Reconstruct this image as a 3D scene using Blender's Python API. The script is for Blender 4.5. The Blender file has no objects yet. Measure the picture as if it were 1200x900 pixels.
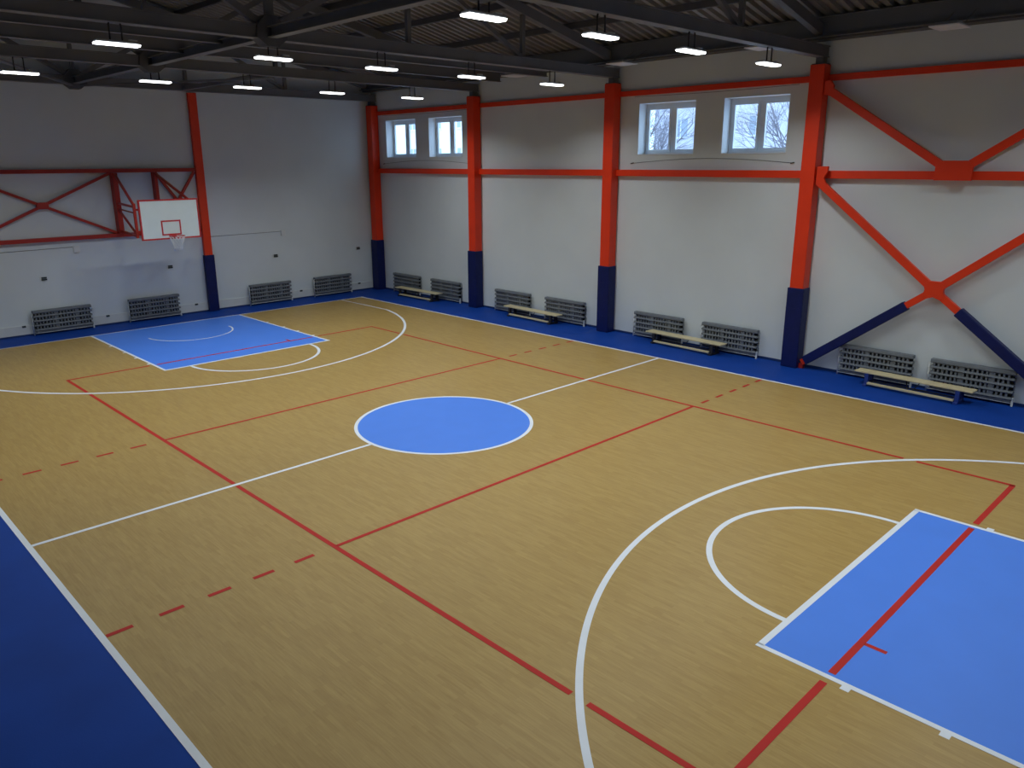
import bpy, bmesh, math, random
from mathutils import Vector, Matrix

C = bpy.context.scene.collection
R = random.Random(7)

# ------------------------------------------------------------------ materials
def mat(name, col, rough=0.6, metal=0.0, spec=0.5, var=0.0, scale=4.0, bump=0.0, bscale=60.0, emit=None):
    m = bpy.data.materials.new(name); m.use_nodes = True
    nt = m.node_tree; b = nt.nodes['Principled BSDF']
    b.inputs['Base Color'].default_value = (*col, 1)
    b.inputs['Roughness'].default_value = rough
    b.inputs['Metallic'].default_value = metal
    b.inputs['Specular IOR Level'].default_value = spec
    tc = nt.nodes.new('ShaderNodeTexCoord')
    if var > 0:
        n = nt.nodes.new('ShaderNodeTexNoise'); n.inputs['Scale'].default_value = scale
        n.inputs['Detail'].default_value = 4
        mp = nt.nodes.new('ShaderNodeMapRange')
        mp.inputs['From Min'].default_value = 0.3; mp.inputs['From Max'].default_value = 0.7
        mp.inputs['To Min'].default_value = 1 - var; mp.inputs['To Max'].default_value = 1 + var
        mx = nt.nodes.new('ShaderNodeMix'); mx.data_type = 'RGBA'; mx.blend_type = 'MULTIPLY'
        mx.inputs['Factor'].default_value = 1
        mx.inputs['A'].default_value = (*col, 1)
        nt.links.new(tc.outputs['Object'], n.inputs['Vector'])
        nt.links.new(n.outputs['Fac'], mp.inputs['Value'])
        nt.links.new(mp.outputs['Result'], mx.inputs['B'])
        nt.links.new(mx.outputs['Result'], b.inputs['Base Color'])
    if bump > 0:
        n2 = nt.nodes.new('ShaderNodeTexNoise'); n2.inputs['Scale'].default_value = bscale
        bp = nt.nodes.new('ShaderNodeBump'); bp.inputs['Strength'].default_value = bump
        bp.inputs['Distance'].default_value = 0.01
        nt.links.new(tc.outputs['Object'], n2.inputs['Vector'])
        nt.links.new(n2.outputs['Fac'], bp.inputs['Height'])
        nt.links.new(bp.outputs['Normal'], b.inputs['Normal'])
    if emit:
        b.inputs['Emission Color'].default_value = (*emit[0], 1)
        b.inputs['Emission Strength'].default_value = emit[1]
    return m

def wood_floor():
    m = bpy.data.materials.new('wood_strip_vinyl'); m.use_nodes = True
    nt = m.node_tree; b = nt.nodes['Principled BSDF']; L = nt.links
    tc = nt.nodes.new('ShaderNodeTexCoord')
    br = nt.nodes.new('ShaderNodeTexBrick')
    br.offset = 0.37; br.offset_frequency = 2; br.squash = 1
    br.inputs['Color1'].default_value = (0.0, 0.0, 0.0, 1)
    br.inputs['Color2'].default_value = (1.0, 1.0, 1.0, 1)
    br.inputs['Mortar'].default_value = (0.35, 0.35, 0.35, 1)
    br.inputs['Scale'].default_value = 1.0
    br.inputs['Mortar Size'].default_value = 0.0012
    br.inputs['Mortar Smooth'].default_value = 0.1
    br.inputs['Bias'].default_value = 0.0
    br.inputs['Brick Width'].default_value = 0.42
    br.inputs['Row Height'].default_value = 0.055
    L.new(tc.outputs['Object'], br.inputs['Vector'])
    mp = nt.nodes.new('ShaderNodeMapping'); mp.inputs['Scale'].default_value = (2.2, 34, 1)
    L.new(tc.outputs['Object'], mp.inputs['Vector'])
    gr = nt.nodes.new('ShaderNodeTexNoise'); gr.inputs['Scale'].default_value = 1.5; gr.inputs['Detail'].default_value = 5
    L.new(mp.outputs['Vector'], gr.inputs['Vector'])
    bg = nt.nodes.new('ShaderNodeTexNoise'); bg.inputs['Scale'].default_value = 0.35; bg.inputs['Detail'].default_value = 2
    L.new(tc.outputs['Object'], bg.inputs['Vector'])
    a1 = nt.nodes.new('ShaderNodeMath'); a1.operation = 'MULTIPLY'; a1.inputs[1].default_value = 0.22
    L.new(br.outputs['Color'], a1.inputs[0])
    a2 = nt.nodes.new('ShaderNodeMath'); a2.operation = 'MULTIPLY_ADD'; a2.inputs[1].default_value = 0.9
    L.new(gr.outputs['Fac'], a2.inputs[0]); L.new(a1.outputs[0], a2.inputs[2])
    a3 = nt.nodes.new('ShaderNodeMath'); a3.operation = 'MULTIPLY_ADD'; a3.inputs[1].default_value = 0.15
    L.new(bg.outputs['Fac'], a3.inputs[0]); L.new(a2.outputs[0], a3.inputs[2])
    cr = nt.nodes.new('ShaderNodeValToRGB')
    cr.color_ramp.elements[0].position = 0.25; cr.color_ramp.elements[0].color = (0.335, 0.195, 0.045, 1)
    cr.color_ramp.elements[1].position = 1.0; cr.color_ramp.elements[1].color = (0.485, 0.325, 0.100, 1)
    L.new(a3.outputs[0], cr.inputs['Fac'])
    L.new(cr.outputs['Color'], b.inputs['Base Color'])
    b.inputs['Roughness'].default_value = 0.42
    b.inputs['Specular IOR Level'].default_value = 0.35
    return m

def wall_paint(name, col):
    m = mat(name, col, rough=0.75, spec=0.2, var=0.035, scale=0.6, bump=0.15, bscale=90)
    return m

def glass():
    m = bpy.data.materials.new('window_glass'); m.use_nodes = True
    nt = m.node_tree; nt.nodes.remove(nt.nodes['Principled BSDF'])
    out = nt.nodes['Material Output']
    t = nt.nodes.new('ShaderNodeBsdfTransparent'); t.inputs['Color'].default_value = (0.93, 0.96, 0.97, 1)
    g = nt.nodes.new('ShaderNodeBsdfGlossy'); g.inputs['Roughness'].default_value = 0.05
    n = nt.nodes.new('ShaderNodeTexNoise'); n.inputs['Scale'].default_value = 3
    mr = nt.nodes.new('ShaderNodeMapRange'); mr.inputs['To Min'].default_value = 0.04; mr.inputs['To Max'].default_value = 0.07
    x = nt.nodes.new('ShaderNodeMixShader')
    nt.links.new(n.outputs['Fac'], mr.inputs['Value']); nt.links.new(mr.outputs['Result'], x.inputs['Fac'])
    nt.links.new(t.outputs[0], x.inputs[1]); nt.links.new(g.outputs[0], x.inputs[2]); nt.links.new(x.outputs[0], out.inputs['Surface'])
    return m

M = dict(
    wood=wood_floor(),
    blue=mat('dark_blue_vinyl', (0.005, 0.050, 0.30), 0.6, var=0.10, scale=1.2, spec=0.15, bump=0.1),
    key=mat('light_blue_paint', (0.075, 0.235, 0.80), 0.5, var=0.02, scale=2, spec=0.35),
    white_line=mat('white_line_paint', (0.80, 0.82, 0.85), 0.5, var=0.03, scale=3),
    red_line=mat('red_line_paint', (0.50, 0.022, 0.014), 0.55, spec=0.2, var=0.05, scale=3),
    wall=wall_paint('wall_paint_white', (0.70, 0.745, 0.75)),
    cove=mat('blue_skirting', (0.010, 0.035, 0.14), 0.5, var=0.05),
    plinth=mat('plinth_white', (0.68, 0.70, 0.68), 0.6, var=0.03),
    orange=mat('orange_red_steel_paint', (0.86, 0.042, 0.004), 0.45, var=0.04, scale=2),
    darkred=mat('dark_red_steel_paint', (0.42, 0.020, 0.010), 0.5, var=0.06, scale=2),
    pad=mat('navy_vinyl_padding', (0.006, 0.013, 0.095), 0.45, spec=0.25, var=0.12, scale=5, bump=0.5, bscale=9),
    steel=mat('grey_roof_steel', (0.155, 0.155, 0.162), 0.55, var=0.10, scale=1.5),
    steel_dark=mat('dark_roof_steel', (0.09, 0.09, 0.095), 0.6, var=0.10, scale=1.5),
    eaves=mat('eaves_steel', (0.13, 0.14, 0.16), 0.35, var=0.08, scale=1.5),
    deck=mat('corrugated_roof_sheet', (0.25, 0.235, 0.21), 0.5, metal=0.0, var=0.08, scale=1.0),
    rad=mat('radiator_grey', (0.15, 0.165, 0.18), 0.5, var=0.06, scale=6),
    rad_shade=mat('radiator_gap_shade', (0.015, 0.016, 0.018), 0.7, var=0.06, scale=6),  # near-black colour standing in for the shade between radiator fins
    pipe=mat('white_pipe_enamel', (0.72, 0.75, 0.75), 0.4, var=0.02),
    pine=mat('pale_bench_wood', (0.66, 0.56, 0.33), 0.45, var=0.08, scale=7),
    black=mat('black_steel', (0.02, 0.02, 0.024), 0.5, var=0.05),
    leg_blue=mat('blue_bench_paint', (0.02, 0.05, 0.25), 0.45, var=0.05),
    board=mat('backboard_white', (0.70, 0.77, 0.74), 0.35, var=0.02),
    board_red=mat('backboard_red', (0.52, 0.03, 0.03), 0.4, var=0.04),
    net=mat('white_net_cord', (0.82, 0.84, 0.84), 0.8, var=0.03, scale=30),
    pvc=mat('white_window_frame', (0.78, 0.83, 0.88), 0.35, var=0.01),
    reveal=wall_paint('window_reveal_white', (0.84, 0.87, 0.90)),
    glass=glass(),
    lamp_body=mat('lamp_housing_grey', (0.30, 0.31, 0.33), 0.45, var=0.03),
    lamp=mat('lamp_diffuser', (0.9, 0.9, 0.9), 0.4, var=0.01, emit=((0.97, 1.0, 0.98), 5.0)),
    white_box=mat('white_plastic', (0.74, 0.76, 0.74), 0.4, var=0.02),
    socket=mat('dark_socket_green', (0.035, 0.05, 0.045), 0.5, var=0.1),
    panel=mat('pale_panel_enamel', (0.75, 0.77, 0.80), 0.4, var=0.02),
    cable=mat('thin_grey_cable', (0.10, 0.10, 0.09), 0.7, var=0.05),
    snow=mat('trampled_snow', (0.62, 0.66, 0.72), 0.8, var=0.05, scale=0.3),
    facade_white=mat('white_render', (0.85, 0.88, 0.92), 0.8, var=0.04, scale=0.3),
    facade_mauve=mat('mauve_panel_blocks', (0.62, 0.61, 0.70), 0.8, var=0.10, scale=0.5),
    outer_glass=mat('distant_window_glass', (0.34, 0.40, 0.50), 0.2, var=0.1, scale=0.5),
    bark=mat('grey_brown_bark', (0.22, 0.20, 0.23), 0.9, var=0.15, scale=5),
)

# ------------------------------------------------------------------ helpers
def box(bm, a, b, mi=0):
    x0, y0, z0 = a; x1, y1, z1 = b
    x0, x1 = min(x0, x1), max(x0, x1); y0, y1 = min(y0, y1), max(y0, y1); z0, z1 = min(z0, z1), max(z0, z1)
    v = [bm.verts.new(p) for p in ((x0,y0,z0),(x1,y0,z0),(x1,y1,z0),(x0,y1,z0),(x0,y0,z1),(x1,y0,z1),(x1,y1,z1),(x0,y1,z1))]
    for f in ((0,3,2,1),(4,5,6,7),(0,1,5,4),(1,2,6,5),(2,3,7,6),(3,0,4,7)):
        bm.faces.new([v[i] for i in f]).material_index = mi

def bar(bm, p, q, w, h, up=(0, 0, 1)):
    """square bar from p to q; w across, h along 'up'."""
    p, q = Vector(p), Vector(q); d = (q - p).normalized(); u = Vector(up)
    s = d.cross(u)
    if s.length < 1e-4: s = d.cross(Vector((1, 0, 0)))
    s.normalize(); u = s.cross(d).normalized()
    s *= w / 2; u *= h / 2
    a = [bm.verts.new(p + i * s + j * u) for i, j in ((-1,-1),(1,-1),(1,1),(-1,1))]
    b = [bm.verts.new(q + i * s + j * u) for i, j in ((-1,-1),(1,-1),(1,1),(-1,1))]
    bm.faces.new(a[::-1]); bm.faces.new(b)
    for k in range(4):
        bm.faces.new((a[k], a[(k+1) % 4], b[(k+1) % 4], b[k]))

def tube(bm, pts, r, n=8, closed=False):
    pts = [Vector(p) for p in pts]; rings = []; m = len(pts)
    rs = r if isinstance(r, (list, tuple)) else [r] * m
    for i, p in enumerate(pts):
        if closed: d = pts[(i+1) % m] - pts[i-1]
        else: d = pts[min(i+1, m-1)] - pts[max(i-1, 0)]
        d.normalize()
        ref = Vector((0, 0, 1)) if abs(d.z) < 0.9 else Vector((1, 0, 0))
        s = d.cross(ref).normalized(); u = s.cross(d)
        rings.append([bm.verts.new(p + (s * math.cos(2*math.pi*k/n) + u * math.sin(2*math.pi*k/n)) * rs[i]) for k in range(n)])
    last = m if closed else m - 1
    for i in range(last):
        A, B = rings[i], rings[(i+1) % m]
        for k in range(n):
            f = bm.faces.new((A[k], A[(k+1) % n], B[(k+1) % n], B[k])); f.smooth = True
    if not closed:
        bm.faces.new(rings[0][::-1]); bm.faces.new(rings[-1])

def prism(bm, poly, axis, a, b):
    """polygon in the other two axes extruded from a to b along axis (0,1,2)."""
    def P(u, v, w):
        return ((w, u, v), (u, w, v), (u, v, w))[axis]
    A = [bm.verts.new(P(u, v, a)) for u, v in poly]; B = [bm.verts.new(P(u, v, b)) for u, v in poly]
    bm.faces.new(A); bm.faces.new(B[::-1]); n = len(poly)
    for i in range(n):
        bm.faces.new((A[i], A[(i+1) % n], B[(i+1) % n], B[i]))

def obj(name, bm, m, parent=None, bevel=0.0, label=None):
    bmesh.ops.recalc_face_normals(bm, faces=bm.faces)
    me = bpy.data.meshes.new(name); bm.to_mesh(me); bm.free()
    for x in (m if isinstance(m, (list, tuple)) else [m]): me.materials.append(x)
    o = bpy.data.objects.new(name, me); C.objects.link(o)
    if parent is not None: o.parent = parent
    if bevel:
        md = o.modifiers.new('bevel', 'BEVEL'); md.width = bevel; md.segments = 2; md.limit_method = 'ANGLE'
    if label: o['label'] = label
    return o

def B(): return bmesh.new()

def tag(o, label, cat, group=None, kind='thing'):
    o['label'] = label; o['category'] = cat; o['kind'] = kind
    if group: o['group'] = group
    return o

def thing(name, label, cat, loc=(0, 0, 0), rz=0, group=None):
    o = bpy.data.objects.new(name, None); C.objects.link(o)
    o.location = loc; o.rotation_euler = (0, 0, rz); o.empty_display_size = 0.1
    return tag(o, label, cat, group)

def dup(root, loc, rz, label, group=None):
    r = root.copy(); C.objects.link(r); r.location = loc; r.rotation_euler = (0, 0, rz); r['label'] = label
    if group: r['group'] = group
    for ch in list(root.children):
        c = ch.copy(); C.objects.link(c); c.parent = r
        for g in list(ch.children):
            d = g.copy(); C.objects.link(d); d.parent = c
    return r

def struct(name, bm, m, parent=None, bevel=0):
    o = obj(name, bm, m, parent, bevel); o['kind'] = 'structure'; return o

# ------------------------------------------------------------------ dimensions
XF, XN, YR, YL = -15.5, 15.5, 9.45, -12.45     # far wall, near wall, window wall, opposite wall
COLX = [-15.2, -9.2, -3.2, 2.9, 8.9, 14.9]
RIDGE = -1.5
def zc(y):                                       # underside of the truss top chord
    d = abs(y - RIDGE); return 8.0 + 0.225 * (10.0 - d)

# ------------------------------------------------------------------ floor and its painted court
bm = B(); box(bm, (XF - 0.3, YL - 0.3, -0.12), (XN + 0.3, YR + 0.3, 0)); floor = struct('floor', bm, M['blue'])

def flat(bm, poly, z, t=0.0012):
    prism(bm, poly, 2, z - t, z)
def rect(bm, x0, x1, y0, y1, z): flat(bm, [(x0,y0),(x1,y0),(x1,y1),(x0,y1)], z)
def arc_strip(bm, cx, cy, r0, r1, a0, a1, z, n=96, t=0.0012):
    full = abs(abs(a1 - a0) - 360) < 1e-6
    rows = []
    for i in range(n if full else n + 1):
        a = math.radians(a0 + (a1 - a0) * i / n); c, s = math.cos(a), math.sin(a)
        rows.append([bm.verts.new((cx + c*r, cy + s*r, zz)) for r, zz in ((r0, z-t), (r1, z-t), (r1, z), (r0, z))])
    m = len(rows)
    for i in range(m if full else m - 1):
        A, Bq = rows[i], rows[(i+1) % m]
        for k in range(4): bm.faces.new((A[k], A[(k+1) % 4], Bq[(k+1) % 4], Bq[k]))
    if not full:
        bm.faces.new(rows[0]); bm.faces.new(rows[-1][::-1])
def disc(bm, cx, cy, r, z, n=96):
    flat(bm, [(cx + r*math.cos(2*math.pi*i/n), cy + r*math.sin(2*math.pi*i/n)) for i in range(n)], z)

def paint(name, bm, m, label=None):
    o = obj(name, bm, m, floor, label=label); o['kind'] = 'structure'; return o

ZW, ZK, ZR, ZL = 0.0015, 0.0030, 0.0050, 0.0045
bm = B(); rect(bm, -14, 14, -7.5, 7.5, ZW); paint('wood_surface', bm, M['wood'], 'tan wood-strip court surface')
for s in (-1, 1):
    bm = B(); rect(bm, s*8.2, s*14, -2.45, 2.45, ZK); paint('key_paint', bm, M['key'], 'light blue painted key')
bm = B(); disc(bm, 0, 0, 1.77, ZK); paint('centre_circle_paint', bm, M['key'], 'light blue centre disc')
bm = B()
rect(bm, -14.05, 14.05, 7.495, 7.57, ZL); rect(bm, -14.05, 14.05, -7.57, -7.495, ZL)
rect(bm, -14.05, -14, -7.5, 7.5, ZL); rect(bm, 14, 14.05, -7.5, 7.5, ZL)
paint('boundary_line', bm, M['white_line'], 'white court boundary line')
bm = B(); rect(bm, -0.035, 0.035, -7.5, -1.8, ZL); rect(bm, -0.035, 0.035, 1.8, 7.5, ZL); paint('halfway_line', bm, M['white_line'], 'white halfway line')
bm = B(); arc_strip(bm, 0, 0, 1.745, 1.815, 0, 360, ZL, 128); paint('centre_circle_line', bm, M['white_line'], 'white centre circle')
for s in (-1, 1):
    bm = B()
    rect(bm, s*8.2, s*14, 2.385, 2.45, ZL); rect(bm, s*8.2, s*14, -2.45, -2.385, ZL); rect(bm, s*8.2, s*8.275, -2.4, 2.4, ZL)
    for x in (9.2, 10.12, 11.0, 12.1):
        for t in (-1, 1): rect(bm, s*(x-0.045), s*(x+0.045), t*2.45, t*2.52, ZL)
    paint('key_line', bm, M['white_line'], 'white outline of the key')
    bm = B(); a = 90 if s > 0 else -90
    arc_strip(bm, s*8.2, 0, 1.725, 1.805, a, a + 180, ZL, 64); paint('free_throw_arc', bm, M['white_line'], 'white free-throw semicircle')
    bm = B(); cx = s*12.425; ya = 6.6; ang = math.degrees(math.asin(ya / 6.725))
    if s > 0: arc_strip(bm, cx, 0, 6.69, 6.77, 180 - ang, 180 + ang, ZL, 128)
    else: arc_strip(bm, cx, 0, 6.69, 6.77, -ang, ang, ZL, 128)
    xe = cx - s * 6.725 * math.cos(math.radians(ang))
    for t in (-1, 1): rect(bm, xe, s*14, t*6.575, t*6.63, ZL)
    paint('three_point_line', bm, M['white_line'], 'white three-point arc')
    bm = B()
    if s > 0: arc_strip(bm, cx, 0, 1.25, 1.30, 90, 270, ZL, 48)
    else: arc_strip(bm, cx, 0, 1.25, 1.30, -90, 90, ZL, 48)
    paint('no_charge_arc', bm, M['white_line'], 'white small semicircle in the key')
h = 0.035
bm = B()
for y in (-4.5, 4.5):
    # small gaps are left where white lines cross
    for x0, x1 in ((-9.03, -7.53), (-7.31, -0.06), (0.06, 7.31), (7.53, 9.03)):
        rect(bm, x0, x1, y - h, y + h, ZR)
paint('volleyball_side_line', bm, M['red_line'], 'red volleyball side line')
for s in (-1, 1):
    bm = B()
    for y0, y1 in ((-4.5, -2.53), (-2.34, 2.34), (2.53, 4.5)): rect(bm, s*9.0 - 0.04, s*9.0 + 0.04, y0, y1, ZR)
    y = -1.58*s; rect(bm, s*9.03, s*9.27, y - 0.03, y + 0.03, ZR)
    paint('volleyball_end_line', bm, M['red_line'], 'red volleyball end line')
    bm = B(); rect(bm, s*3.0 - 0.033, s*3.0 + 0.033, -4.475, 4.475, ZR); paint('attack_line', bm, M['red_line'], 'red attack line')
    for t in (-1, 1):
        for k in range(5):
            y = t * (4.83 + 0.592 * k)
            bm = B(); rect(bm, s*3.0 - 0.033, s*3.0 + 0.033, y, y + t*0.29, ZR); paint('attack_line_dash', bm, M['red_line'], 'short red dash')

# ------------------------------------------------------------------ walls
WT = 0.5
WINX = [(-14.57, -12.68), (-11.9, -10.02), (-2.38, -0.52), (0.32, 2.13), (9.62, 11.48), (12.32, 14.18)]
WZ0, WZ1 = 5.29, 6.70
ztop = 8.19
bm = B()
box(bm, (XF - WT, YR, -0.1), (XN + WT, YR + WT, WZ0)); box(bm, (XF - WT, YR, WZ1), (XN + WT, YR + WT, ztop))
xs = [XF - WT] + [v for w in WINX for v in w] + [XN + WT]
for i in range(0, len(xs), 2): box(bm, (xs[i], YR, WZ0), (xs[i+1], YR + WT, WZ1))
struct('wall_right', bm, M['wall'])
bm = B(); box(bm, (XF - WT, YL - WT, -0.1), (XN + WT, YL, ztop)); struct('wall_left', bm, M['wall'])
for nm, xa, xb in (('wall_back', XF - WT, XF), ('wall_front', XN, XN + WT)):
    bm = B(); zr = zc(RIDGE) + 0.42
    prism(bm, [(YL, -0.1), (YR, -0.1), (YR, ztop), (RIDGE, zr), (YL, ztop)], 0, xa, xb)
    struct(nm, bm, M['wall'])
# skirting
bm = B(); box(bm, (XF, YR - 0.015, 0), (XN, YR, 0.06)); struct('baseboard_right', bm, M['cove'])
bm = B(); box(bm, (XF, YL, 0), (XF + 0.03, 9.1, 0.33)); struct('baseboard_back', bm, M['plinth'])
bm = B(); box(bm, (XF + 0.03, YL, 0), (XF + 0.045, 9.1, 0.05)); struct('trim_1', bm, M['cove'])

# corrugated roof deck (one mesh; ribs run down the slope)
bm = B(); pitch = 0.27; n = int((XN - XF + 0.8) / pitch)
prof = []
for i in range(n):
    x = XF - 0.4 + i * pitch
    prof += [(x, 0), (x + pitch*0.38, 0), (x + pitch*0.46, 0.09), (x + pitch*0.92, 0.09)]
for ya in (YR + 0.3, YL - 0.3):
    rows = []
    for y in (ya, RIDGE):
        z0 = zc(y) + 0.42
        rows.append([bm.verts.new((x, y, z0 + dz)) for x, dz in prof])
    for k in range(len(prof) - 1):
        bm.faces.new((rows[0][k], rows[0][k+1], rows[1][k+1], rows[1][k]))
ceil = struct('ceiling', bm, M['deck'])
md = ceil.modifiers.new('sheet', 'SOLIDIFY'); md.thickness = 0.012; md.offset = 1

# ------------------------------------------------------------------ windows
def window(n, x0, x1):
    yf = 9.80
    root = bpy.data.objects.new('window_%d' % n, None); C.objects.link(root); root['kind'] = 'structure'
    bm = B(); f = 0.075
    box(bm, (x0, yf, WZ0), (x0 + f, yf + 0.07, WZ1)); box(bm, (x1 - f, yf, WZ0), (x1, yf + 0.07, WZ1))
    box(bm, (x0 + f, yf, WZ0), (x1 - f, yf + 0.07, WZ0 + f)); box(bm, (x0 + f, yf, WZ1 - f - 0.03), (x1 - f, yf + 0.07, WZ1))
    xm = (x0 + x1) / 2; box(bm, (xm - 0.05, yf, WZ0 + f), (xm + 0.05, yf + 0.07, WZ1 - f - 0.03))
    obj('window_frame', bm, M['pvc'], root, 0.004)
    for a, b in ((x0 + f, xm - 0.05), (xm + 0.05, x1 - f)):
        g = 0.07; z0, z1 = WZ0 + f, WZ1 - f - 0.03; bm = B()
        box(bm, (a, yf - 0.02, z0), (a + g, yf + 0.05, z1)); box(bm, (b - g, yf - 0.02, z0), (b, yf + 0.05, z1))
        box(bm, (a + g, yf - 0.02, z0), (b - g, yf + 0.05, z0 + g)); box(bm, (a + g, yf - 0.02, z1 - g), (b - g, yf + 0.05, z1))
        s = obj('sash', bm, M['pvc'], root, 0.004)
        bm = B(); box(bm, (a + g, yf + 0.012, z0 + g), (b - g, yf + 0.018, z1 - g)); obj('pane', bm, M['glass'], s)
    bm = B(); box(bm, (xm - 0.012, yf - 0.05, 5.93), (xm + 0.012, yf - 0.02, 5.99)); box(bm, (xm - 0.010, yf - 0.06, 5.85), (xm + 0.010, yf - 0.045, 5.99))
    obj('window_handle', bm, M['pvc'], root)
    # plastered reveal lining and sill
    bm = B()
    box(bm, (x0, YR + 0.001, WZ0), (x0 + 0.012, yf, WZ1)); box(bm, (x1 - 0.012, YR + 0.001, WZ0), (x1, yf, WZ1)); box(bm, (x0, YR + 0.001, WZ1 - 0.012), (x1, yf, WZ1))
    obj('window_reveal', bm, M['reveal'], root)
    bm = B(); box(bm, (x0, YR - 0.02, WZ0), (x1, yf, WZ0 + 0.02)); obj('window_sill', bm, M['reveal'], root, 0.004)
for i, (a, b) in enumerate(WINX): window(i + 1, a, b)

# ------------------------------------------------------------------ wall columns with pads
def column(x, label, y0=9.10, y1=9.425, w=0.35):
    t = thing('steel_column', label, 'column', (x, 0, 0), 0, 'columns along the window wall')
    bm = B(); box(bm, (-w/2, y0, 0), (w/2, y1, 7.27)); obj('shaft', bm, M['orange'], t, 0.012)
    bm = B(); box(bm, (-w/2 + 0.09, y0 + 0.06, 7.27), (w/2 - 0.09, y1 - 0.04, 7.44))
    box(bm, (-w/2 + 0.02, y0 + 0.02, 7.27), (w/2 - 0.02, y1 - 0.01, 7.29)); obj('stub', bm, M['steel_dark'], t)
    p = 0.035; bm = B()
    box(bm, (-w/2 - p, y0 - p, 0.004), (w/2 + p, y0 + 0.0, 2.04)); box(bm, (-w/2 - p, y0, 0.004), (-w/2, y1 - 0.005, 2.04)); box(bm, (w/2, y0, 0.004), (w/2 + p, y1 - 0.005, 2.04))
    pd = obj('protective_pad', bm, M['pad'], t, 0.012, 'navy vinyl pad')
    for z in (0.5, 1.02, 1.53):
        bm = B(); box(bm, (-w/2 - p - 0.002, y0 - p - 0.002, z), (w/2 + p + 0.002, y0 - p + 0.006, z + 0.006)); obj('pad_seam', bm, M['pad'], pd)
    return t
cl = ['orange-red steel column with navy pad in the far corner of the hall',
      'orange-red steel column with navy pad, the next one along from the corner',
      'orange-red steel column with navy pad, left of the window pair over the third bench from the corner',
      'orange-red steel column with navy pad from which the diagonal braces spread']
# keep each label within sixteen words
cl[2] = 'orange-red steel column with navy pad, between the blank wall panel and larger window pair'
for x, l in zip(COLX[:4], cl): column(x, l)

t = thing('steel_column', 'slim orange-red column with navy pad on the far wall beside the basketball backboard', 'column', (0, 0, 0))
bm = B(); box(bm, (XF + 0.025, 2.0, 0), (XF + 0.16, 2.28, 7.40)); obj('shaft', bm, M['orange'], t, 0.01)
bm = B(); box(bm, (XF + 0.16, 1.965, 0.004), (XF + 0.195, 2.315, 2.0)); box(bm, (XF + 0.035, 1.965, 0.004), (XF + 0.16, 2.0, 2.0)); box(bm, (XF + 0.035, 2.28, 0.004), (XF + 0.16, 2.315, 2.0))
obj('protective_pad', bm, M['pad'], t, 0.01, 'navy vinyl pad')

# ------------------------------------------------------------------ horizontal rails between the columns
bays = [(-15.025, -9.375), (-9.025, -3.375), (-3.025, 2.725), (3.075, 8.725), (9.075, 14.725)]
bn = ['in the corner bay', 'in the windowless bay', 'in the larger window bay', 'in the cross-braced bay']
for i in range(4):
    a, b = bays[i]
    bm = B(); box(bm, (a, 9.31, 4.70), (b, 9.45, 4.88)); o = obj('wall_rail', bm, M['orange'], None, 0.006)
    tag(o, 'orange-red lower horizontal rail %s' % bn[i], 'rail', 'lower wall rails')
    bm = B(); box(bm, (a, 9.36, 6.91), (b, 9.45, 7.05)); o = obj('wall_rail', bm, M['orange'], None, 0.006)
    tag(o, 'orange-red upper horizontal rail under the roof %s' % bn[i], 'rail', 'upper wall rails')

# cross braces between the fourth and fifth columns
def zx(p, q, x): return p[1] + (q[1]-p[1]) * (x-p[0]) / (q[0]-p[0])
YB = 9.22
br = thing('cross_brace', 'large orange-red X brace with navy padded lower legs above two radiators and a bench', 'brace')
cx, cz = 6.02, 2.32
for (ex, ez) in ((3.16, 4.62), (8.82, 4.62)):
    bm = B(); bar(bm, (ex, YB, ez), (cx, YB, cz), 0.10, 0.17); obj('upper_leg', bm, M['orange'], br, 0.006)
for (ex, ez, sx) in ((3.18, 0.16, -1), (8.84, 0.16, 1)):
    bm = B(); bar(bm, (cx, YB, cz), (ex, YB, ez), 0.10, 0.15); lg = obj('lower_leg', bm, M['orange'], br, 0.006)
    d = Vector((ex - cx, 0, ez - cz)); p = Vector((cx, YB, cz)) + d * (0.19); q = Vector((cx, YB, cz)) + d * 0.975
    bm = B(); bar(bm, p, q, 0.17, 0.22); obj('brace_pad', bm, M['pad'], lg, 0.02, 'navy vinyl pad')
bm = B(); gp = [(cx-0.22, cz+0.12), (cx-0.13, cz+0.20), (cx+0.13, cz+0.20), (cx+0.22, cz+0.12), (cx+0.19, cz), (cx+0.22, cz-0.14), (cx+0.14, cz-0.20), (cx, cz-0.15), (cx-0.14, cz-0.20), (cx-0.22, cz-0.14), (cx-0.19, cz)]
prism(bm, gp, 1, YB - 0.06, YB + 0.045); obj('gusset_plate', bm, M['orange'], br, 0.004)
for s, x in ((1, 3.10), (-1, 8.70)):
    bm = B(); prism(bm, [(x, 4.98), (x + s*0.26, 4.98), (x + s*0.26, 4.86), (x + s*0.18, 4.72), (x + s*0.30, 4.45), (x, 4.56)], 1, YB - 0.055, YB + 0.02)
    obj('gusset_plate', bm, M['orange'], br, 0.004)
bm = B(); box(bm, (3.08, YB - 0.02, 0.0), (3.22, YB + 0.1, 0.12)); obj('foot_plate', bm, M['darkred'], br)
vb = thing('v_brace', 'orange-red V brace under the roof meeting the lower rail above the X brace', 'brace')
for s, xe in ((-1, 3.14), (1, 8.86)):
    bm = B(); bar(bm, (xe, YB, 6.72), (cx + 0.05 + s*0.2, YB, 4.96), 0.10, 0.17); obj('brace_leg', bm, M['orange'], vb, 0.006)
bm = B(); prism(bm, [(5.70, 4.69), (6.42, 4.69), (6.42, 4.98), (6.33, 5.10), (5.80, 5.10), (5.70, 4.98)], 1, YB - 0.06, YB + 0.045); obj('gusset_plate', bm, M['orange'], vb, 0.004)
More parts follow.
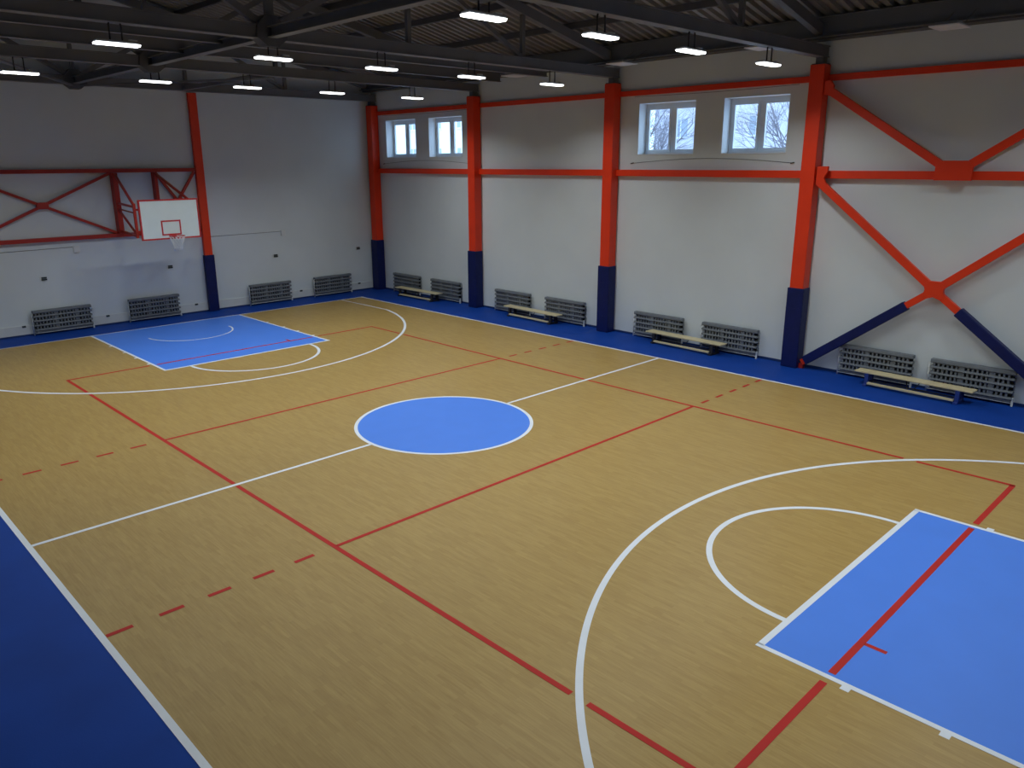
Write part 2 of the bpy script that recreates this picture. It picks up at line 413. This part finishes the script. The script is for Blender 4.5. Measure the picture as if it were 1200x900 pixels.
for s, x in ((1, 3.08), (-1, 8.72)):
    bm = B(); prism(bm, [(x, 6.90), (x + s*0.14, 6.90), (x + s*0.22, 6.78), (x + s*0.18, 6.55), (x, 6.60)], 1, YB - 0.055, YB + 0.02); obj('gusset_plate', bm, M['orange'], vb, 0.004)

# ------------------------------------------------------------------ red lattice frame on the far wall
fr = thing('wall_lattice_frame', 'dark red steel lattice frame across the far wall behind the basketball backboard', 'steel frame')
x0, x1 = XF, XF + 0.15; xm = XF + 0.10
for za, zb in ((4.85, 4.97), (2.82, 2.94)):
    bm = B(); box(bm, (x0, YL + 0.05, za), (x1, 1.98, zb)); obj('chord', bm, M['darkred'], fr, 0.005)
for y, w, d in ((-0.70, 0.15, 0.30), (0.58, 0.10, 0.28), (-4.98, 0.15, 0.15), (-9.3, 0.15, 0.15)):
    bm = B(); box(bm, (x0 + 0.001, y - w/2, 2.945), (x0 + d, y + w/2, 4.845)); obj('upright', bm, M['darkred'], fr, 0.005)
def xpair(ya, yb):
    bm = B(); bar(bm, (xm - 0.02, ya, 4.84), (xm - 0.02, yb, 2.96), 0.08, 0.08); obj('diagonal', bm, M['darkred'], fr)
    bm = B(); bar(bm, (xm, ya, 2.96), (xm, yb, 4.84), 0.08, 0.08); obj('diagonal', bm, M['darkred'], fr)
    ym = (ya + yb) / 2; bm = B()
    prism(bm, [(ym-0.17, 3.90), (ym-0.13, 4.0), (ym+0.13, 4.0), (ym+0.17, 3.90), (ym+0.13, 3.80), (ym-0.13, 3.80)], 0, xm - 0.04, xm + 0.05); obj('gusset_plate', bm, M['darkred'], fr)
xpair(-4.90, -0.78); xpair(-9.22, -5.06); xpair(0.64, 1.94)

# ------------------------------------------------------------------ basketball backboard
hp = thing('basketball_hoop', 'white basketball backboard with red border and net on far wall frame', 'basketball hoop', (-12.8, -0.055, 0))
zb, zt = 2.88, 4.08
bm = B(); box(bm, (-0.03, -0.88, zb + 0.02), (0.0, 0.88, zt - 0.02)); bd = obj('backboard', bm, M['board'], hp, label='white board')
def frame_yz(bm, y0, y1, z0, z1, w, xa, xb):
    box(bm, (xa, y0, z0), (xb, y0 + w, z1)); box(bm, (xa, y1 - w, z0), (xb, y1, z1)); box(bm, (xa, y0 + w, z0), (xb, y1 - w, z0 + w)); box(bm, (xa, y0 + w, z1 - w), (xb, y1 - w, z1))
bm = B(); frame_yz(bm, -0.905, 0.905, zb, zt, 0.045, -0.05, 0.006); obj('backboard_rim', bm, M['board_red'], hp, label='red border')
bm = B(); frame_yz(bm, -0.30, 0.30, 3.0, 3.45, 0.045, 0.0, 0.004); obj('target_square', bm, M['board_red'], bd)
bm = B(); cxr = 0.15 + 0.225
tube(bm, [(cxr + 0.225*math.cos(2*math.pi*i/32), 0.225*math.sin(2*math.pi*i/32), 3.0) for i in range(32)], 0.011, 8, closed=True)
rim = obj('hoop_rim', bm, M['board_red'], hp, label='red steel ring')
bm = B(); box(bm, (0.0, -0.09, 2.90), (0.02, 0.09, 3.03)); box(bm, (0.02, -0.07, 2.975), (0.165, 0.07, 2.995))
bar(bm, (0.01, -0.05, 2.91), (0.15, -0.06, 2.985), 0.01, 0.02); bar(bm, (0.01, 0.05, 2.91), (0.15, 0.06, 2.985), 0.01, 0.02)
obj('rim_bracket', bm, M['board_red'], hp)
bm = B(); nn = 12; lv = [(0.222, 2.985), (0.195, 2.90), (0.165, 2.82), (0.140, 2.74), (0.125, 2.66), (0.125, 2.57)]
for k in range(nn):
    for sgn in (1, -1):
        pts = []
        for j, (r, z) in enumerate(lv):
            a = 2*math.pi*(k + sgn*0.5*j)/nn; pts.append((cxr + r*math.cos(a), r*math.sin(a), z + 0.012*math.sin(k*2.1)))
        tube(bm, pts, 0.005, 4)
obj('net', bm, M['net'], hp, label='white cord net')
# arms back to the lattice frame
xb = XF + 0.29 + 12.8
for y, yy in ((-0.645, -0.985), (0.635, 0.80)):
    fx = -0.12
    for (p, q, w) in (((xb, y, 4.80), (fx, yy, 3.92), 0.06), ((xb, y, 3.90), (fx, yy, 3.88), 0.06), ((xb, y, 3.72), (fx, yy, 3.70), 0.035),
                      ((xb, y, 3.02), (fx, yy, 3.02), 0.06), ((fx, yy, 2.97), (fx, yy, 3.98), 0.07), ((xb, y, 3.68), (fx, yy, 3.05), 0.05)):
        bm = B(); bar(bm, p, q, w, w, (1, 0, 0) if abs(p[0]-q[0]) < 0.01 else (0, 0, 1)); obj('support_arm', bm, M['darkred'], hp)
for z in (3.15, 3.80):
    bm = B(); box(bm, (-0.085, -0.99, z - 0.03), (-0.05, 0.86, z + 0.03)); obj('mounting_bar', bm, M['darkred'], hp)
for z in (3.0, 3.88):
    bm = B(); bar(bm, (-0.10, 0.80, z), (xb - 0.15, 1.98, z - 0.02), 0.05, 0.05); obj('side_stay', bm, M['darkred'], hp)

# ------------------------------------------------------------------ radiators
def make_radiator():
    """base at the wall, facing -Y, centred on x, 1.68 m wide"""
    t = thing('radiator', 'grey radiator', 'radiator', group='grey finned radiators along the walls')
    W = 0.84; zs = (0.725, 0.585, 0.445, 0.305, 0.165)
    for i, z in enumerate(zs):
        bm = B(); hh = 0.045 if i == 0 else 0.028
        prism(bm, [(-0.205, z - hh*0.5), (-0.19, z + hh), (-0.06, z + hh), (-0.05, z - hh), (-0.19, z - hh)], 0, -W, W)
        obj('header_tube', bm, M['rad'], t, 0.008)
    for i in range(4):
        zt_, zb_ = zs[i] - 0.02, zs[i+1] + 0.02
        bm = B(); x = -W + 0.06; k = 0
        while x < W - 0.05:
            box(bm, (x, -0.185, zb_), (x + 0.042, -0.075, zt_)); k += 1
            x += 0.092 + (0.05 if k % 6 == 0 else 0)
            if k % 6 == 0: box(bm, (x - 0.075, -0.183, zb_), (x - 0.002, -0.075, zt_))
        obj('fin_row', bm, M['rad'], t)
    bm = B(); box(bm, (-W + 0.03, -0.095, 0.13), (W - 0.03, -0.07, 0.76)); obj('shade_panel', bm, M['rad_shade'], t)  # added dark sheet that paints the shade in the gaps between fins
    bm = B(); box(bm, (-W + 0.04, -0.17, 0.085), (W - 0.02, -0.08, 0.135)); obj('bottom_casing', bm, M['rad'], t)
    bm = B(); tube(bm, [(-W - 0.01, -0.16, 0.065), (W + 0.01, -0.16, 0.065)], 0.009, 8); obj('feed_pipe', bm, M['pipe'], t, label='thin white pipe')
    bm = B(); tube(bm, [(-W - 0.03, -0.15, 0.0), (-W - 0.03, -0.15, 0.69), (-W + 0.02, -0.13, 0.71)], 0.016, 8); obj('riser_pipe', bm, M['pipe'], t, label='white riser pipe')
    bm = B(); box(bm, (W - 0.01, -0.17, 0.0), (W + 0.025, -0.13, 0.19)); obj('leg', bm, M['pipe'], t, label='white leg')
    for x in (-0.5, 0.5):
        bm = B(); box(bm, (x - 0.015, -0.07, 0.25), (x + 0.015, -0.002, 0.6)); obj('wall_bracket', bm, M['rad'], t)
    return t
rad0 = make_radiator()
rads = []
far_l = ['grey finned radiator on far wall, the one left of the backboard',
         'grey finned radiator on far wall directly below the basketball backboard',
         'grey finned radiator on far wall just right of the slim padded column',
         'grey finned radiator on far wall closest to the corner']
for (a, b), l in zip(((-3.62, -1.92), (-0.78, 0.93), (3.54, 5.22), (6.24, 7.95)), far_l):
    rads.append((XF + 0.03, (a + b) / 2, math.pi/2, l))
side_l = ['grey finned radiator under the corner windows, on the corner side of the bench',
          'grey finned radiator under the corner windows, beside the second padded column',
          'grey finned radiator in the windowless bay, on the side towards the corner',
          'grey finned radiator in the windowless bay, towards the third padded column',
          'grey finned radiator beneath the larger left window, beside the third padded column',
          'grey finned radiator beneath the larger right window, near the fourth padded column',
          'grey finned radiator under the X brace, beside the fourth padded column',
          'grey finned radiator under the X brace, behind its right padded leg']
for (a, b), l in zip(((-14.24, -12.56), (-11.84, -10.13), (-8.22, -6.52), (-5.80, -4.11), (-2.13, -0.45), (0.19, 1.89), (4.09, 5.77), (6.14, 7.82)), side_l):
    rads.append(((a + b) / 2, YR, 0.0, l))
for i, (x, y, rz, l) in enumerate(rads):
    if i == 0:
        rad0.location = (x, y, 0); rad0.rotation_euler = (0, 0, rz); rad0['label'] = l
    else: dup(rad0, (x, y, 0), rz, l)

# ------------------------------------------------------------------ gym benches
def make_bench(legm):
    t = thing('gym_bench', 'bench', 'bench', group='low wooden benches along the window wall')
    bm = B(); box(bm, (-1.27, -0.16, 0.295), (1.27, 0.16, 0.33)); obj('seat', bm, M['pine'], t, 0.008)
    bm = B(); box(bm, (-0.93, -0.22, 0.055), (0.93, -0.14, 0.10)); obj('balance_beam', bm, M['pine'], t, 0.006)
    for s in (-1, 1):
        x = s * 0.98; bm = B()
        box(bm, (x - 0.045, -0.16, 0.0), (x + 0.045, -0.09, 0.294)); box(bm, (x - 0.045, 0.09, 0.0), (x + 0.045, 0.16, 0.294))
        box(bm, (x - 0.045, -0.23, 0.0), (x + 0.045, 0.20, 0.045)); box(bm, (x - 0.04, -0.15, 0.25), (x + 0.04, 0.15, 0.293))
        obj('leg', bm, legm, t, 0.004)
    bm = B()
    bar(bm, (-0.16, 0.02, 0.292), (-0.05, -0.13, 0.08), 0.02, 0.012); bar(bm, (0.16, 0.02, 0.292), (0.05, -0.13, 0.08), 0.02, 0.012)
    bar(bm, (-0.96, 0.0, 0.10), (0.96, 0.0, 0.10), 0.03, 0.03)
    obj('centre_strut', bm, M['black'], t)
    return t
b1 = make_bench(M['leg_blue']); b1.location = (5.96, 8.85, 0); b1.rotation_euler = (0, 0, -0.04)
b1['label'] = 'pale wooden low bench with blue legs under the X brace'
b2 = make_bench(M['black']); b2.location = (-0.16, 9.0, 0); b2.rotation_euler = (0, 0, -0.05)
b2['label'] = 'pale wooden low bench with dark legs below the larger window pair'
dup(b2, (-6.10, 8.98, 0), -0.045, 'pale wooden low bench with dark legs in the windowless bay')
dup(b2, (-12.18, 8.92, 0), 0.01, 'pale wooden low bench with dark legs beneath the corner windows')

# ------------------------------------------------------------------ roof trusses
def make_truss(x, label, end=False):
    t = thing('roof_truss', label, 'roof truss', (x, 0, 0), 0, 'grey roof trusses')
    yr, yl = 9.42, -12.42
    bm = B(); w = 0.12
    box(bm, (-w, yl, 7.43), (w, yr, 7.45)); box(bm, (-0.012, yl, 7.45), (0.012, yr, 7.66)); box(bm, (-w, yl, 7.66), (w, yr, 7.68))
    box(bm, (-0.09, yl, 7.452), (-0.075, yr, 7.658)); box(bm, (0.075, yl, 7.452), (0.09, yr, 7.658))
    obj('bottom_chord', bm, M['steel'], t)
    for s in (-1, 1):
        yo = yr if s > 0 else yl
        bm = B(); z0, z1 = zc(yo), zc(RIDGE)
        prism(bm, [(yo, z0), (RIDGE + s*0.02, z1), (RIDGE + s*0.02, z1 + 0.24), (yo, z0 + 0.24)], 0, -0.08, 0.08)
        obj('top_chord', bm, M['steel'], t)
    for d in (0.0, 3.4, 7.03):
        for s in ((1,) if d == 0 else (1, -1)):
            y = RIDGE + s*d; bm = B()
            box(bm, (-0.05, y - 0.05, 7.68), (0.05, y + 0.05, zc(y) + 0.02)); obj('post', bm, M['steel'], t)
    for s in (-1, 1):
        for (da, top_a, db) in ((0.0, False, 3.4), (3.4, True, 3.4), (7.03, False, 3.4), (7.03, True, 10.7)):
            pass
        bm = B(); bar(bm, (0, RIDGE + s*0.15, 7.70), (0, RIDGE + s*3.35, zc(RIDGE + s*3.35) - 0.02), 0.11, 0.13); obj('diagonal', bm, M['steel'], t)
        bm = B(); bar(bm, (0, RIDGE + s*6.95, 7.70), (0, RIDGE + s*3.5, zc(RIDGE + s*3.5) - 0.02), 0.10, 0.10); obj('diagonal', bm, M['steel'], t)
    bm = B(); prism(bm, [(RIDGE-0.32, 7.45), (RIDGE-0.30, 7.66), (RIDGE-0.12, 7.86), (RIDGE+0.12, 7.86), (RIDGE+0.30, 7.66), (RIDGE+0.32, 7.45), (RIDGE+0.12, 7.30), (RIDGE-0.12, 7.30)], 0, -0.14, 0.14)
    obj('node_plate', bm, M['steel_dark'], t)
    return t
tl = ['grey roof truss running along the top of the far wall',
      'grey roof truss reaching the second column from the corner',
      'grey roof truss reaching the third column from the corner',
      'grey roof truss reaching the column with the diagonal braces']
for x, l in zip(COLX[:4], tl): make_truss(x, l)

# longitudinal members
def beam_x(name, label, cat, a, b, y, z, w, hgt, m, group=None, flange=False):
    bm = B()
    if flange:
        box(bm, (a, y - w/2, z), (b, y + w/2, z + 0.02)); box(bm, (a, y - 0.015, z + 0.02), (b, y + 0.015, z + hgt - 0.02)); box(bm, (a, y - w/2, z + hgt - 0.02), (b, y + w/2, z + hgt))
    else: box(bm, (a, y - w/2, z), (b, y + w/2, z + hgt))
    return tag(obj(name, bm, m, None), label, cat, group)
ln = ['nearest the far wall', 'between the second and third column trusses', 'between the third and fourth column trusses', 'beyond the fourth column truss']
for i in range(4):
    a, b = COLX[i] + 0.12, COLX[i+1] - 0.12
    beam_x('tie_beam', 'grey tie beam along the roof centre line, span %s' % ln[i], 'roof beam', a, b, RIDGE, 7.45, 0.20, 0.20, M['steel'], 'centre line tie beams', True)
beam_x('tie_beam', 'slender grey beam from the slim far wall column to the first lamp truss', 'roof beam', COLX[0] + 0.13, COLX[1] - 0.13, 1.8, 7.44, 0.12, 0.12, M['steel'])
for s, l in ((-1, 'flat diagonal roof brace by the far wall, on the side away from the windows'), (1, 'flat diagonal roof brace by the far wall, on the window side')):
    bm = B(); bar(bm, (COLX[0] + 0.16, RIDGE + s*0.15, 7.40), (COLX[1] - 0.13, RIDGE + s*3.4, 7.40), 0.10, 0.05); tag(obj('roof_brace', bm, M['steel'], None), l, 'roof brace', 'flat roof braces')
for x, l in ((-5.2, 'dark joist across the hall, nearer the third column truss'), (-7.2, 'dark joist across the hall, nearer the second column truss')):
    bm = B(); box(bm, (x - 0.06, YL + 0.05, 7.56), (x + 0.06, 8.6, 7.58)); box(bm, (x - 0.012, YL + 0.05, 7.58), (x + 0.012, 8.6, 7.86)); box(bm, (x - 0.06, YL + 0.05, 7.86), (x + 0.06, 8.6, 7.88))
    tag(obj('roof_joist', bm, M['steel'], None), l, 'roof joist', 'dark joists between trusses')
# purlins under the deck
for s in (1, -1):
    for k, d in enumerate((0.25, 1.8, 3.4, 5.2, 7.03, 8.8)):
        if s < 0 and d > 6: continue
        y = RIDGE + s*d; z = zc(y) + 0.24
        side = 'window-side slope' if s > 0 else 'far-side slope'
        order = ['ridge', 'first below the ridge', 'second below the ridge', 'third below the ridge', 'fourth below the ridge', 'fifth below the ridge', 'lowest, next to the eaves'][k]
        bm = B(); box(bm, (XF, y - 0.012, z), (XN, y + 0.012, z + 0.158)); box(bm, (XF, y + 0.012, z), (XN, y + 0.07, z + 0.012)); box(bm, (XF, y + 0.012, z + 0.135), (XN, y + 0.06, z + 0.145))
        tag(obj('purlin', bm, M['steel_dark'], None), 'long dark purlin under the corrugated roof, %s, %s' % (side, order), 'purlin', 'roof purlins')
bm = B(); box(bm, (XF, 9.02, 7.84), (XN, 9.05, 8.27)); box(bm, (XF, 8.93, 7.83), (XN, 9.05, 7.855)); box(bm, (XF, 8.97, 8.255), (XN, 9.05, 8.27))
eb = tag(obj('eaves_beam', bm, M['eaves'], None), 'deep dark eaves beam running over the columns along the window wall', 'roof beam')
bm = B(); box(bm, (XF, 9.06, 7.79), (XN, 9.44, 7.96)); tag(obj('eaves_box', bm, M['steel_dark'], None), 'dark boxed-in strip where the window wall meets the roof', 'roof trim')

# square panels under the eaves
pl = ['pale square panel under the eaves beam in the windowless bay', 'pale square panel under the eaves beam near the third column', 'pale square panel under the eaves beam above the larger right window', 'pale square panel under the eaves beam above the V brace']
for x, l in zip((-6.0, -2.0, 2.02, 5.95), pl):
    t = thing('ceiling_panel', l, 'ceiling panel', (x, 8.08, 7.60), 0, 'pale panels under the eaves')
    bm = B(); box(bm, (-0.28, -0.33, 0), (0.28, 0.33, 0.03)); obj('panel_face', bm, M['panel'], t, 0.006)
    bm = B(); box(bm, (-0.20, -0.24, 0.031), (0.20, 0.24, 0.09)); obj('panel_box', bm, M['lamp_body'], t)
    for sx in (-0.2, 0.2):
        bm = B(); bar(bm, (sx, 0.2, 0.09), (sx, 0.78, 0.40), 0.012, 0.012); obj('hanger', bm, M['steel_dark'], t)

# ------------------------------------------------------------------ hanging lamps
LAMP_W = 51.0
def make_lamp():
    t = thing('hanging_lamp', 'lamp', 'ceiling light', group='hanging light bars')
    bm = B(); box(bm, (-0.10, -0.35, 0.046), (0.10, 0.35, 0.085)); obj('housing', bm, M['lamp_body'], t, 0.01)
    bm = B(); prism(bm, [(-0.085, 0.012), (-0.105, 0.045), (0.105, 0.045), (0.085, 0.012)], 1, -0.36, 0.36); obj('diffuser', bm, M['lamp'], t, label='glowing white diffuser')
    ld = bpy.data.lights.new('lamp_light', 'AREA'); ld.shape = 'RECTANGLE'; ld.size = 0.2; ld.size_y = 0.72; ld.spread = math.radians(142)
    ld.energy = LAMP_W; ld.color = (0.90, 1.0, 1.07); lo = bpy.data.objects.new('lamp_light', ld); C.objects.link(lo); lo.parent = t; lo.location = (0, 0, 0.006)
    for y in (-0.10, 0.10):
        bm = B(); tube(bm, [(0, y, 0.085), (0, y, 0.34), (0, y * 0.9, 0.369)], 0.015, 6); obj('hanger', bm, M['black'], t)
    bm = B(); box(bm, (-0.03, 0.20, 0.086), (0.03, 0.34, 0.125)); obj('driver_box', bm, M['white_box'], t)
    return t
lamp0 = make_lamp(); first = True
tn = {-9.2: 'second-column truss', -3.2: 'third-column truss', 2.9: 'fourth-column truss', 8.9: 'truss beyond the X brace', 14.3: 'last truss'}
ordn = ['closest to the windows', 'second from the windows', 'third from the windows', 'fourth from the windows', 'fifth from the windows', 'sixth from the windows', 'seventh from the windows']
ly = {-9.2: (6.64, 3.68, 1.02, -1.43, -4.41, -7.2), -3.2: (6.66, 3.78, 1.14, -1.44, -4.36, -7.2), 2.9: (6.78, 3.80, 1.13, -1.48, -4.4),
      8.9: (6.7, 3.8, 1.1, -1.5, -4.4)}
lamps = []
for x, ys in ly.items():
    for k, y in enumerate(ys): lamps.append((x, y, 'glowing white light bar hanging from the %s, %s' % (tn[x], ordn[k])))
for i, (x, y, l) in enumerate(lamps):
    if i == 0: lamp0.location = (x, y, 7.06); lamp0['label'] = l
    else: dup(lamp0, (x, y, 7.06), 0, l)
# the truss out of the picture, from which its row of lamps hangs
make_truss(8.9, 'grey roof truss beyond the X-braced bay')

# ------------------------------------------------------------------ small wall fittings
for y, z, l in ((-2.05, 2.53, 'white junction box on far wall, between the lattice frame and the left radiators'), (5.14, 2.57, 'white junction box on far wall between slim column and corner')):
    bm = B(); box(bm, (XF, y - 0.09, z - 0.10), (XF + 0.06, y + 0.09, z + 0.10)); tag(obj('junction_box', bm, M['white_box'], None, 0.008), l, 'junction box', 'white junction boxes on the far wall')
def cable(pts, label, r=0.007):
    bm = B(); tube(bm, pts, r, 5); return tag(obj('wall_cable', bm, M['cable'], None), label, 'cable')
cable([(XF + 0.006, -12.0, 2.40), (XF + 0.006, -4.2, 2.58), (XF + 0.006, -2.16, 2.60)], 'thin grey cable running to the left junction box below the lattice frame')
cable([(XF + 0.006, 2.33, 2.62), (XF + 0.006, 5.03, 2.63)], 'thin grey cable from the slim far wall column to the junction box')
sk = [(-3.11, 1.70, 'above the radiator left of the backboard'), (0.78, 1.70, 'below the basketball net'), (4.75, 1.74, 'above the radiator right of the slim column'), (8.45, 1.73, 'above the corner radiator, beside the corner column')]
for y, z, l in sk:
    t = thing('wall_socket', 'small dark green double socket on far wall %s' % l, 'socket', (XF, y, z), 0, 'dark sockets on the far wall')
    bm = B(); box(bm, (0, -0.10, -0.065), (0.012, 0.10, 0.065)); obj('back_plate', bm, M['plinth'], t)
    bm = B(); box(bm, (0.012, -0.06, -0.05), (0.045, 0.095, -0.005)); box(bm, (0.012, -0.055, 0.005), (0.04, 0.09, 0.05)); obj('socket_block', bm, M['socket'], t)
sk = [(-3.86, 'left of the leftmost radiator'), (-1.42, 'between the two radiators near the backboard'), (1.55, 'left of the slim column base'), (5.72, 'between the two radiators by the corner'), (8.42, 'beside the corner column')]
for y, l in sk:
    bm = B(); box(bm, (XF + 0.03, y - 0.05, 0.27), (XF + 0.055, y + 0.05, 0.325)); tag(obj('low_outlet', bm, M['socket'], None), 'tiny dark outlet low on the far wall %s' % l, 'outlet', 'low outlets on the far wall')
# protective cords stretched round the windows
def cords(xa, xb, lw, lu):
    n = 16
    z0 = lambda u: 5.06 + 0.12 * math.sin(math.pi * u)
    cable([(xa + (xb - xa) * i / n, YR - 0.006, z0(i / n)) for i in range(n + 1)], lw, 0.006)
    z1 = lambda u: 6.89 - 0.03 * math.sin(math.pi * u)
    cable([(xa + (xb - xa) * i / n, YR - 0.005, z1(i / n)) for i in range(n + 1)], lu, 0.005)
    for x, l in ((xa, 'left'), (xb, 'right')):
        bm = B(); bar(bm, (x - 0.05, YR - 0.015, 5.05), (x + 0.05, YR - 0.03, 5.07), 0.03, 0.025)
        tag(obj('wall_hook', bm, M['cable'], None), 'small dark hook holding the cord end at the %s of the %s' % (l, 'larger windows' if xa > -5 else 'corner windows'), 'hook')
cords(-2.54, 2.34, 'thin cord sagging below the larger window pair', 'thin cord above the larger window pair')
cords(-14.75, -9.55, 'thin cord sagging below the corner window pair', 'thin cord above the corner window pair')

# ------------------------------------------------------------------ outside
bm = B(); box(bm, (-140, YR + 0.9, -0.4), (60, 120, -0.2)); o = obj('snow_ground', bm, M['snow'], None); o['kind'] = 'structure'
def building(name, label, x0, x1, y0, h_, m, dx, dz, ww, wh, z_first, head=None):
    t = thing(name, label, 'building')
    bm = B(); box(bm, (x0, y0, -0.2), (x1, y0 + 12, h_)); obj('facade', bm, m, t)
    bm = B(); box(bm, (x0 - 0.3, y0 - 0.4, h_), (x1 + 0.3, y0 + 12.3, h_ + 0.4)); obj('roof_edge', bm, M['snow'], t)
    z = z_first
    while z < h_ - wh:
        x = x0 + dx * 0.6; 
        while x < x1 - ww:
            bm = B(); box(bm, (x, y0 - 0.04, z), (x + ww, y0 + 0.02, z + wh))
            f = obj('window', bm, M['outer_glass'], t)
            bm = B(); box(bm, (x + ww/2 - 0.05, y0 - 0.07, z), (x + ww/2 + 0.05, y0 - 0.041, z + wh)); box(bm, (x - 0.1, y0 - 0.15, z - 0.12), (x + ww + 0.1, y0 - 0.041, z)); obj('window_bar', bm, M['facade_white'], f)
            x += dx
        z += dz
building('neighbouring_house', 'white rendered building seen through the corner windows', -66, -30, 34, 14, M['facade_white'], 3.2, 3.3, 1.1, 1.7, 1.2)
building('apartment_block', 'mauve apartment block behind bare trees seen through the larger windows', -29, 6, 48, 16, M['facade_mauve'], 3.4, 3.0, 1.2, 1.4, 1.0)
def tree(x, y, h_, seed, label):
    rr = random.Random(seed); t = thing('bare_tree', label, 'tree', (x, y, -0.25), 0, 'bare winter trees outside')
    bt, bb = B(), B(); cnt = [0]
    def grow(bm, p, d, ln, r, lev):
        pts, rs = [p.copy()], [r]; q = p.copy(); dd = d.copy(); n = 4
        for i in range(n):
            dd = (dd + Vector((rr.uniform(-.16,.16), rr.uniform(-.16,.16), rr.uniform(-.02,.10)))).normalized()
            q = q + dd * ln / n; pts.append(q.copy()); rs.append(r * (1 - 0.55 * (i+1) / n))
        tube(bm, pts, rs, 6 if lev < 2 else 4)
        if lev >= 4: return
        kids = 11 if lev == 0 else (6 if lev < 3 else 5)
        for k in range(kids):
            i = rr.randint(1 if lev else 2, n); a = rr.uniform(0, 2*math.pi); tl_ = rr.uniform(0.5, 1.0)
            ax = dd.orthogonal().normalized(); ax.rotate(Matrix.Rotation(a, 3, dd))
            nd = (dd + ax * tl_).normalized()
            grow(bb, pts[i], nd, ln * rr.uniform(0.42, 0.66), rs[i] * 0.6, lev + 1)
    grow(bt, Vector((0, 0, 0)), Vector((0, 0, 1)), h_ * 0.55, 0.12, 0)
    obj('trunk', bt, M['bark'], t); obj('branches', bb, M['bark'], t)
for i, (x, y, h_, l) in enumerate(((-9.6, 20, 10.5, 'bare tree seen through the left of the larger windows, nearer one'), (-17.0, 26.5, 12, 'bare tree further back behind the left of the larger windows'),
                                   (-3.0, 22, 10, 'bare tree seen through the right one of the larger windows, nearer one'), (-9.5, 33, 13, 'bare tree further back behind the right one of the larger windows'),
                                   (-24, 38, 13, 'tall bare tree in front of the mauve apartment block'))):
    tree(x, y, h_, 11 + i, l)

# ------------------------------------------------------------------ world, camera, view
w = bpy.data.worlds.new('overcast_sky'); bpy.context.scene.world = w; w.use_nodes = True
nt = w.node_tree; bg = nt.nodes['Background']
tc = nt.nodes.new('ShaderNodeTexCoord'); nz = nt.nodes.new('ShaderNodeTexNoise'); nz.inputs['Scale'].default_value = 1.5
cr = nt.nodes.new('ShaderNodeValToRGB'); cr.color_ramp.elements[0].color = (0.46, 0.68, 1.0, 1); cr.color_ramp.elements[1].color = (0.60, 0.80, 1.0, 1)
nt.links.new(tc.outputs['Generated'], nz.inputs['Vector']); nt.links.new(nz.outputs['Fac'], cr.inputs['Fac']); nt.links.new(cr.outputs['Color'], bg.inputs['Color'])
bg.inputs['Strength'].default_value = 3.7

cam = bpy.data.cameras.new('camera'); co = bpy.data.objects.new('camera', cam); C.objects.link(co)
yaw, pitch_, roll = 2.37142277, -0.270449063, -0.00531367564
f = Vector((math.cos(yaw)*math.cos(pitch_), math.sin(yaw)*math.cos(pitch_), math.sin(pitch_)))
rt = Vector((math.sin(yaw), -math.cos(yaw), 0)); up = rt.cross(f)
r2 = math.cos(roll)*rt + math.sin(roll)*up; u2 = -math.sin(roll)*rt + math.cos(roll)*up
mw = Matrix((r2, u2, -f)).transposed().to_4x4(); mw.translation = Vector((11.5933769, -9.58347977, 5.1347498))
co.matrix_world = mw
cam.sensor_fit = 'HORIZONTAL'; cam.sensor_width = 36; cam.lens = 907.4396 * 36 / 1200
cam.shift_x = 11.0577 / 1200; cam.shift_y = -9.3968 / 1200
cam.clip_start = 0.05; cam.clip_end = 400
sc = bpy.context.scene; sc.camera = co
sc.view_settings.view_transform = 'Standard'; sc.view_settings.look = 'None'
sc.view_settings.exposure = 0.0; sc.view_settings.gamma = 1.0; sc.view_settings.use_curve_mapping = False
sc.cycles.max_bounces = 8; sc.cycles.diffuse_bounces = 3; sc.cycles.transparent_max_bounces = 8
sc.cycles.caustics_reflective = False; sc.cycles.caustics_refractive = False
sc.cycles.sample_clamp_indirect = 6.0
sc.cycles.use_denoising = True
